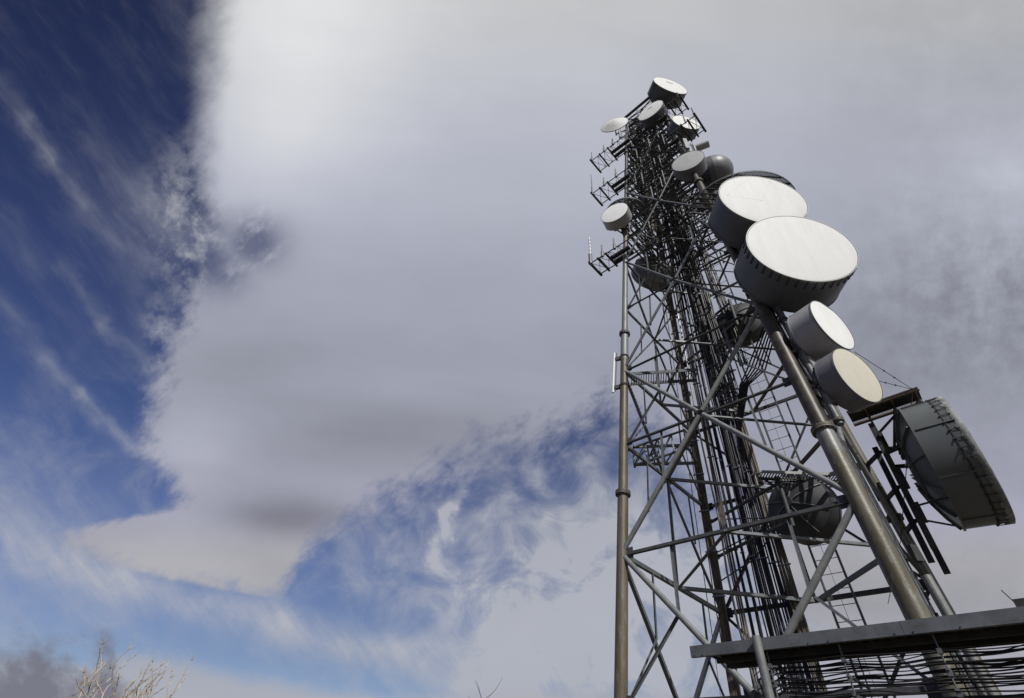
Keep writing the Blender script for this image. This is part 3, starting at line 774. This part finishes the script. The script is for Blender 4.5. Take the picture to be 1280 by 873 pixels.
mb.box((e0+bd*.3+e1)/2+bn*(W/2+.05)+UP*.02, bd*((e1-e0).length/2-.2), bn*(W/2-.02), UP*.01)
k = 44
for i in range(k):
    f = .3+i*(7.2/k); mb.beam(e0+bd*f+bn*.08-UP*.03, e0+bd*f+bn*(W+.03)-UP*.03, .03, .07)
mb.beam(e0+bd*.32+bn*.4-UP*.1, e1+bn*.4-UP*.1, .05, .09); mb.beam(e0+bd*.32+bn*.8-UP*.1, e1+bn*.8-UP*.1, .05, .09)
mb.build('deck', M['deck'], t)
pp = on_plane(945, 797, e0+bn*-.1, bn)
mb = MB(); pb_ = V((pp.x, pp.y, 0)); mb.tube(pb_, V((pp.x, pp.y, zb+.1)), .075, n=20); mb.build('post', M['tube'], t)
mb = MB()
for f in (1.42, 2.62, 3.95, 5.2, 6.4):
    for b in (.12, W-.05):
        mb.tube(e0+bd*f+bn*b-UP*.1, e0+bd*f+bn*b-UP*1.5, .012, n=6)
    for z in (.55, .8, 1.05, 1.3): mb.beam(e0+bd*f+bn*.05-UP*z, e0+bd*f+bn*(W)-UP*z, .04, .035)
    for z in (.32, .6, .85): mb.box(e0+bd*f+bn*.12-UP*z, bd*.03, bn*.03, UP*.035)
mb.build('cable_hanger', M['galv'], t)
# slung black cables: each enters from the tower and runs off to the right
for c in range(36):
    lvl = c//6; col = c % 6
    z = -.28-.18*lvl+random.uniform(-.06, .06); b = .12+col*.165+random.uniform(-.04, .04)
    pts = []
    start = leg(3, -.0).lerp(leg(2, 0), .2+.03*c)+nin*.4
    pts += [start+UP*2.6, start+UP*1.6, (start+UP*.9).lerp(e0+bd*.9+bn*b+UP*z, .45), e0+bd*1.0+bn*(b+.25)+UP*(z-.1)]
    sg_ = [random.uniform(.0, .055) for _ in range(6)]
    for i in range(53):
        f = 1.42+i*(6.2/52)
        sag = sg_[int((f-1.42)/1.24) % 6]*math.sin((f-1.42)/1.24*PI)**2
        pts.append(e0+bd*f+bn*(b+.02*math.sin(f*1.7+c))+UP*(z-sag*(.6+.5*(c % 3))+.035*math.sin(f*.9+c*1.7)))
    mb = MB(); mb.path(pts, random.choice((.008, .011, .011, .016)), 8)
    o = mb.build('hanging_cable', M['cable'], None); rebase(o, pts[-1])
    tag(o, 'black cable slung on hangers beneath the galvanised bridge', 'cable', 'black cables under the bridge')
mb = MB(); p = e0+bd*4.62+bn*.1
p = on_plane(1277, 768, e0+bn*.1, bn)
mb.box(p+UP*.13+bd*.08, bd*.09, bn*.06, UP*.05); mb.tube(p+UP*.15, p+UP*.33-bd*.07, .008, n=6)
o = mb.build('clamp_block', M['deck'], None); rebase(o, p); tag(o, 'small dark block with a rod on the bridge at the right edge', 'block')

# ------------------------------------------------------------------ vegetation
def shrub(label, base, h, spread, nstem, m, lean, thick, group, depth=3, seed=1, jit=.28, ratio=(.4, .65), wide=.15, main=(.55, .75)):
    rnd = random.Random(seed); t = thing('dead_shrub', label, 'shrub', base, group)
    st = MB(); tw = MB()
    def grow(p, d, L, r, lev, mb):
        pts = [p]; k = 5
        for i in range(k):
            jj = jit if lev == 0 else .38
            d = (d+V((rnd.uniform(-jj, jj), rnd.uniform(-jj, jj), rnd.uniform(-.15, .2)))+lean*.08).normalized(); p = p+d*(L/k); pts.append(p)
        mb.path(pts, r, 5, r*.35)
        if lev < depth:
            for j in range(rnd.randint(4, 7)):
                q = pts[rnd.randint(2, 5)]; dd = (d+V((rnd.uniform(-1, 1), rnd.uniform(-1, 1), rnd.uniform(-.2, .9)))*.75).normalized()
                grow(q, dd, L*rnd.uniform(*ratio), r*.5, lev+1, tw)
    for s in range(nstem):
        d = V((rnd.uniform(-spread, spread), rnd.uniform(-spread, spread), 1)).normalized()
        grow(base+V((rnd.uniform(-wide, wide), rnd.uniform(-.15, .15), 0)), d, h*rnd.uniform(*main), thick, 0, st)
    st.build('stem', m, t); tw.build('twigs', m, t)
    return t
def gp(azd, r): return V((math.sin(R(azd))*r, math.cos(R(azd))*r, 0))
shrub('pale leafless shrub with curling twigs at the lower left', gp(-29.4, 7.0), 2.3, .03, 42, M['twig'], V((.2, .0, -.05)), .012, 'dry shrubs', 2, 3, .07, (.11, .2), .30, (.80, 1.0))
shrub('straw coloured bare brush behind the bridge at the lower right', gp(43.6, 15.5), 3.3, .22, 34, M['twig'], V((0, 0, .1)), .022, 'dry shrubs', 2, 5)
shrub('few thin dark twigs poking up at the bottom centre', gp(-1.4, 6.0), 2.52, .02, 7, M['twigd'], V((.1, 0, .2)), .007, 'dry shrubs', 1, 9, .06, (.06, .12), .30, (.90, 1.0))

# ------------------------------------------------------------------ ground
def ground():
    vs = []; fs = []
    rings = [0, 4, 9, 16, 26, 45, 80, 150, 320, 700, 1500, 3000]; n = 72
    vs.append((0, 0, 0))
    for r in rings[1:]:
        for k in range(n):
            t = 2*PI*k/n; z = (.0 if r < 40 else -min(60, (r-40)*.06)) + (random.uniform(-.04, .04) if 3 < r < 60 else 0)
            vs.append((r*math.cos(t), r*math.sin(t), z-.03))
    for k in range(n): fs.append((0, 1+k, 1+(k+1) % n))
    for j in range(len(rings)-2):
        for k in range(n):
            a_ = 1+j*n+k; b_ = 1+j*n+(k+1) % n; fs.append((a_, a_+n, b_+n, b_))
    me = bpy.data.meshes.new('ground'); me.from_pydata(vs, [], fs); me.materials.append(M['ground'])
    o = bpy.data.objects.new('ground', me); C.objects.link(o); o['kind'] = 'structure'; o['label'] = 'dry gravel ground of the hilltop'
ground()
# concrete footings under the legs
for k in range(4):
    p = leg(k, UG); mb = MB(); mb.box(V((p.x, p.y, .12)), V((.6, 0, 0)), V((0, .6, 0)), UP*.16)
    mb.build('footing', M['galv'], tower)

# ------------------------------------------------------------------ world
SUN_AZ, SUN_EL = 168.0, 42.0
w = bpy.data.worlds.new('World'); S.world = w; w.use_nodes = True
nt = w.node_tree; N = nt.nodes; Lk = nt.links
bg = N['Background']; bg.inputs['Strength'].default_value = .1
def lk(s, i):
    if isinstance(s, (int, float)): i.default_value = s
    elif isinstance(s, (tuple, list)): i.default_value = s
    else: Lk.new(s, i)
def m(op, a_, b_=None, c_=None, clamp=False):
    n = N.new('ShaderNodeMath'); n.operation = op; n.use_clamp = clamp; lk(a_, n.inputs[0])
    if b_ is not None: lk(b_, n.inputs[1])
    if c_ is not None: lk(c_, n.inputs[2])
    return n.outputs[0]
def vm(op, a_, b_=None, s=None):
    n = N.new('ShaderNodeVectorMath'); n.operation = op; lk(a_, n.inputs[0])
    if b_ is not None: lk(b_, n.inputs[1])
    if s is not None: lk(s, n.inputs['Scale'])
    return n.outputs['Value'] if op in ('DOT_PRODUCT', 'LENGTH') else n.outputs['Vector']
def sm(x, lo, hi, to0=0., to1=1.):
    n = N.new('ShaderNodeMapRange'); n.interpolation_type = 'SMOOTHSTEP'; lk(x, n.inputs['Value'])
    lk(lo, n.inputs['From Min']); lk(hi, n.inputs['From Max']); n.inputs['To Min'].default_value = to0; n.inputs['To Max'].default_value = to1
    return n.outputs['Result']
def curve(x, pts, xr, yr):
    n = N.new('ShaderNodeFloatCurve'); cv = n.mapping.curves[0]
    P = [((a-xr[0])/(xr[1]-xr[0]), (b-yr[0])/(yr[1]-yr[0])) for a, b in pts]
    cv.points[0].location = P[0]; cv.points[1].location = P[-1]
    for q in P[1:-1]: cv.points.new(*q)
    n.mapping.extend = 'HORIZONTAL'; n.mapping.update()
    lk(m('MULTIPLY_ADD', x, 1/(xr[1]-xr[0]), -xr[0]/(xr[1]-xr[0]), clamp=True), n.inputs['Value'])
    return m('MULTIPLY_ADD', n.outputs[0], yr[1]-yr[0], yr[0])
def xyz(x, y, z=0.):
    n = N.new('ShaderNodeCombineXYZ'); lk(x, n.inputs[0]); lk(y, n.inputs[1]); lk(z, n.inputs[2]); return n.outputs[0]
def noise(v, scale, detail=5, rough=.6, dist=0.):
    n = N.new('ShaderNodeTexNoise'); lk(v, n.inputs['Vector']); n.inputs['Scale'].default_value = scale; n.inputs['Detail'].default_value = detail
    n.inputs['Roughness'].default_value = rough; n.inputs['Distortion'].default_value = dist; return n.outputs['Fac']
def mixc(f, a_, b_):
    n = N.new('ShaderNodeMix'); n.data_type = 'RGBA'; lk(f, n.inputs[0])
    lk(a_ if not isinstance(a_, tuple) else (*a_, 1), n.inputs[6]); lk(b_ if not isinstance(b_, tuple) else (*b_, 1), n.inputs[7]); return n.outputs[2]
def ramp(f, stops):
    n = N.new('ShaderNodeValToRGB'); cr = n.color_ramp; lk(f, n.inputs[0])
    cr.elements[0].position = stops[0][0]; cr.elements[0].color = (*stops[0][1], 1); cr.elements[1].position = stops[-1][0]; cr.elements[1].color = (*stops[-1][1], 1)
    for q, c_ in stops[1:-1]:
        e = cr.elements.new(q); e.color = (*c_, 1)
    return n.outputs['Color']
D = N.new('ShaderNodeTexCoord').outputs['Generated']
# the cloud sheet is laid out on a fixed tangent plane of the celestial sphere (azimuth 0, elevation 44 degrees)
df = m('MAXIMUM', vm('DOT_PRODUCT', D, tuple(AZ)), .12)
X = m('MULTIPLY_ADD', m('DIVIDE', vm('DOT_PRODUCT', D, tuple(AX)), df), .6165, .640)
Y = m('MULTIPLY_ADD', m('DIVIDE', vm('DOT_PRODUCT', D, tuple(AY)), df), -.6165, .4265)
P2 = xyz(X, Y)
big = m('SUBTRACT', noise(P2, 7., 3, .5), .5)
mid = m('SUBTRACT', noise(P2, 26., 6, .65), .5)
# streaky noise running down to the right
iso = noise(P2, 12., 8, .62, .55)
sx = m('ADD', m('MULTIPLY', X, .61), m('MULTIPLY', Y, .79)); sy = m('SUBTRACT', m('MULTIPLY', X, .79), m('MULTIPLY', Y, .61))
streak = noise(xyz(m('MULTIPLY', sx, 9.), m('MULTIPLY', sy, 36.)), 1., 8, .68, .3)
teeth = m('SUBTRACT', noise(xyz(m('MULTIPLY', sx, 95.), m('MULTIPLY', sy, 38.)), 1., 5, .62), .5)
soft = sm(Y, .2, .36, 1., 0.)
nz = m('ADD', m('MULTIPLY', m('ADD', m('MULTIPLY', mid, 1.15), m('MULTIPLY', teeth, .9)), m('MULTIPLY_ADD', soft, -.8, 1.)), m('MULTIPLY', big, .8))
xl = curve(Y, [(0, .268), (.05, .258), (.10, .25), (.15, .245), (.2, .252), (.25, .262), (.3, .262), (.35, .245), (.4, .225), (.45, .21), (.5, .192), (.54, .178), (.57, .182), (.6, .214), (.63, .215), (.655, .12), (.675, .075), (.695, .105), (.72, .195), (.738, .28), (.75, .36), (.8, .6), (.873, .75)], (0, .873), (0, 1.3))
yl = curve(X, [(0, .66), (.08, .69), (.2, .735), (.29, .75), (.345, .748), (.365, .728), (.385, .69), (.44, .648), (.52, .61), (.6, .578), (.7, .553), (.76, .535), (.82, .56), (.88, .62), (.95, .70), (1.02, .82), (1.3, .95)], (0, 1.3), (0, 1.3))
den1 = m('MULTIPLY_ADD', nz, 2.6, m('DIVIDE', m('SUBTRACT', m('MULTIPLY_ADD', big, .02, X), xl), m('MULTIPLY_ADD', soft, .006, .021)))
den2 = m('MULTIPLY_ADD', nz, 2.6, m('DIVIDE', m('SUBTRACT', yl, m('MULTIPLY_ADD', big, .02, Y)), m('MULTIPLY_ADD', sm(X, .35, .6), .014, .021)))
main = sm(m('SMOOTH_MIN', den1, den2, .6), -.9, 1.5)
def gauss(cx, cy, rx, ry, amp):
    q = vm('LENGTH', xyz(m('MULTIPLY_ADD', X, 1/rx, -cx/rx), m('MULTIPLY_ADD', Y, 1/ry, -cy/ry)))
    return m('MULTIPLY', m('POWER', 2.718, m('MULTIPLY', m('MULTIPLY', q, q), -1.)), amp)
def add(*a_):
    r_ = a_[0]
    for q in a_[1:]: r_ = m('ADD', r_, q)
    return r_
# hole of blue showing through the edge of the sheet
hole = m('MULTIPLY', m('MAXIMUM', gauss(.315, .303, .042, .034, 1.15), gauss(.272, .337, .040, .036, 1.15)), sm(m('ADD', mid, m('MULTIPLY', teeth, .5)), -.34, .06), clamp=True)
main = m('MULTIPLY', main, m('SUBTRACT', 1., m('MULTIPLY', hole, .72)))
# cloud brightness (display value)
mott = m('MULTIPLY', m('MULTIPLY', m('SUBTRACT', noise(P2, 24., 8, .66), .42), gauss(1.24, .37, .17, .12, 1.)), -.34)
folds = m('MULTIPLY', m('SUBTRACT', noise(xyz(m('MULTIPLY_ADD', Y, 2.5, m('MULTIPLY', X, 4.)), m('MULTIPLY_ADD', X, -2.5, m('MULTIPLY', Y, 15.))), 1., 5, .5, .3), .5), sm(Y, .3, .6, .05, .09))
br = add(curve(Y, [(0, .765), (.1, .745), (.2, .715), (.3, .675), (.4, .63), (.5, .62), (.6, .635), (.7, .65), (.873, .655)], (0, .873), (0, 1)),
         gauss(.385, .0, .15, .19, .115), gauss(.355, .17, .085, .085, .055), gauss(.245, .555, .06, .045, .055), gauss(.23, .695, .11, .05, .035),
         gauss(.358, .648, .082, .027, -.135), gauss(.49, .55, .15, .045, -.07), gauss(.31, .455, .10, .04, -.035), gauss(.52, .475, .2, .03, .012),
         gauss(1.25, .05, .3, .2, -.075), gauss(1.26, .22, .07, .06, .05), gauss(1.15, .43, .2, .12, -.04), folds, gauss(1.12, .745, .17, .03, -.045), gauss(1.22, .64, .2, .05, .02), mott,
         m('MULTIPLY', big, .035), m('MULTIPLY', mid, m('MULTIPLY_ADD', sm(X, .95, 1.2), .05, .015)))
lin = m('POWER', br, 2.2)
def scale_rgb(f, c): return vm('SCALE', c, None, f)
cloud = scale_rgb(m('MULTIPLY', lin, 10.), mixc(sm(br, .70, .92), ramp(Y, [(0., (.985, 1, 1.03)), (.08, (.965, 1, 1.10)), (.2, (.96, .995, 1.16)), (.4, (.955, .995, 1.20)), (.56, (.955, .985, 1.20)), (.645, (.965, .97, 1.20)), (.70, (.985, .985, 1.06)), (.86, (.965, .985, 1.13))]), (.995, 1., 1.02)))
# sky
sky = N.new('ShaderNodeTexSky'); sky.sky_type = 'NISHITA'; sky.sun_disc = False
sky.sun_elevation = R(SUN_EL); sky.sun_rotation = R(SUN_AZ); sky.altitude = 2000; sky.air_density = 1.0; sky.dust_density = .3; sky.ozone_density = 1.5
grade = ramp(Y, [(.0, (.27, .245, .375)), (.3, (.43, .41, .63)), (.5, (.485, .5, .72)), (.6, (.60, .575, .76)), (.7, (.66, .61, .74)), (.82, (.60, .57, .63))])
blue = vm('MULTIPLY', sky.outputs['Color'], grade)
# thin high cirrus
def stroke(x0, y0, x1, y1, wd, amp):
    ab = (x1-x0, y1-y0, 0); L2 = ab[0]**2+ab[1]**2
    pa = vm('SUBTRACT', Pw, (x0, y0, 0)); t_ = m('MULTIPLY', vm('DOT_PRODUCT', pa, ab), 1/L2, clamp=True)
    q = m('DIVIDE', vm('LENGTH', vm('SUBTRACT', pa, vm('SCALE', ab, None, t_))), wd)
    return m('MULTIPLY', m('POWER', 2.718, m('MULTIPLY', m('MULTIPLY', q, q), -1.)), amp)
Pw = xyz(m('ADD', X, m('MULTIPLY', mid, .045)), m('ADD', Y, m('MULTIPLY', big, .06)))
cir = add(stroke(.0, .10, .03, .15, .014, .22), stroke(.03, .15, .06, .20, .012, .30), stroke(.06, .19, .105, .248, .014, .30), gauss(.205, .28, .07, .075, .36), stroke(.12, .18, .24, .30, .022, .22), stroke(.08, .33, .13, .40, .012, .22), stroke(.13, .40, .20, .49, .010, .28),
          stroke(.0, .37, .06, .45, .012, .20), stroke(.06, .45, .10, .49, .010, .30), stroke(.10, .49, .165, .56, .010, .45), stroke(.10, .26, .17, .33, .014, .24), stroke(.0, .28, .05, .33, .02, .12),
          stroke(.22, .0, .25, .09, .02, .22), stroke(-.05, .60, .10, .68, .07, .34), stroke(-.02, .68, .14, .73, .045, .34), stroke(.10, .71, .62, .86, .030, .60), stroke(.30, .77, .66, .845, .02, .35))
web = m('MULTIPLY', m('MAXIMUM', gauss(.235, .285, .045, .085, .95), gauss(.20, .41, .022, .035, .6)), sm(m('ADD', m('MULTIPLY', iso, .6), m('MULTIPLY', mid, .9)), .18, .48))
cir2 = add(stroke(.578, .615, .562, .64, .007, .6), stroke(.562, .64, .553, .67, .009, .7), stroke(.553, .67, .540, .702, .012, .65), stroke(.525, .75, .56, .775, .024, .42), stroke(.56, .725, .66, .705, .028, .55), stroke(.66, .705, .76, .672, .022, .42), stroke(.60, .74, .64, .80, .024, .6),
           stroke(.66, .80, .80, .75, .055, .9), stroke(.60, .86, .9, .82, .035, .9), stroke(.675, .60, .68, .64, .012, .45), stroke(.70, .635, .72, .66, .013, .42), stroke(.72, .575, .745, .61, .018, .42), stroke(.745, .565, .765, .545, .014, .7),
           stroke(.45, .66, .44, .72, .022, .26), stroke(.485, .67, .485, .75, .018, .30), stroke(.80, .74, 1.1, .80, .13, .95), gauss(.60, .66, .11, .08, .26), stroke(.59, .67, .64, .62, .012, .2))
ca = add(m('MULTIPLY', cir, m('MULTIPLY', sm(streak, .28, .74, .45, .95), sm(Y, .1, .7, .62, .85))), m('MULTIPLY', cir2, sm(iso, .30, .66, .25, 1.1)), web)
veil = m('ADD', m('MULTIPLY', sm(iso, .38, .75), sm(Y, .35, .65, .0, .34)), m('MULTIPLY', sm(streak, .40, .85), .08))
ca = m('MINIMUM', m('ADD', ca, veil), .95)
circ = scale_rgb(m('MULTIPLY', m('POWER', add(.655, m('MULTIPLY', big, .05), m('MULTIPLY', sm(Y, .3, .75), .04)), 2.2), 10.), (.965, 1.0, 1.13))
col = mixc(ca, blue, circ)
col = mixc(main, col, cloud)
# low clouds near the skyline
lp = m('SUBTRACT', curve(X, [(0, .80), (.03, .79), (.05, .780), (.08, .818), (.11, .825), (.135, .80), (.15, .845), (.17, .88), (.3, .96), (1.3, 1.0)], (0, 1.3), (0, 1.3)), .004)
pale = sm(m('SUBTRACT', m('ADD', Y, m('MULTIPLY', mid, .03)), curve(X, [(0, .82), (.12, .825), (.17, .812), (.24, .828), (.36, .85), (.5, .868), (.7, .86), (1.3, .9)], (0, 1.3), (0, 1.3))), -.008, .022)
col = mixc(m('MULTIPLY', pale, .8), col, (4.2, 4.2, 4.6))
low = sm(m('SUBTRACT', m('ADD', m('ADD', Y, m('MULTIPLY', mid, .16)), m('MULTIPLY', big, .07)), lp), -.02, .075)
col = mixc(m('MULTIPLY', low, .92), col, (1.75, 1.76, 2.25))
Lk.new(col, bg.inputs['Color'])

sl = bpy.data.lights.new('sun', 'SUN'); sl.energy = 3.4; sl.angle = R(.53); sl.color = (1.0, .98, .945)
so = bpy.data.objects.new('sun', sl); C.objects.link(so)
so.rotation_euler = (-az_vec(SUN_AZ, SUN_EL)).to_track_quat('-Z', 'Y').to_euler(); so.location = (0, -20, 60)

# ------------------------------------------------------------------ camera and output
cd = bpy.data.cameras.new('camera'); co = bpy.data.objects.new('camera', cd); C.objects.link(co)
rot = mathutils.Matrix((AX, AY, -AZ)).transposed()
co.matrix_world = mathutils.Matrix.Translation(CAM) @ rot.to_4x4()
cd.sensor_width = 36; cd.sensor_fit = 'HORIZONTAL'; cd.lens = 36*FPX/1280; cd.shift_y = -10/1280
cd.clip_start = .05; cd.clip_end = 8000
S.camera = co
S.view_settings.view_transform = 'Standard'; S.view_settings.look = 'None'; S.view_settings.exposure = 0; S.view_settings.gamma = 1
S.view_settings.use_curve_mapping = False
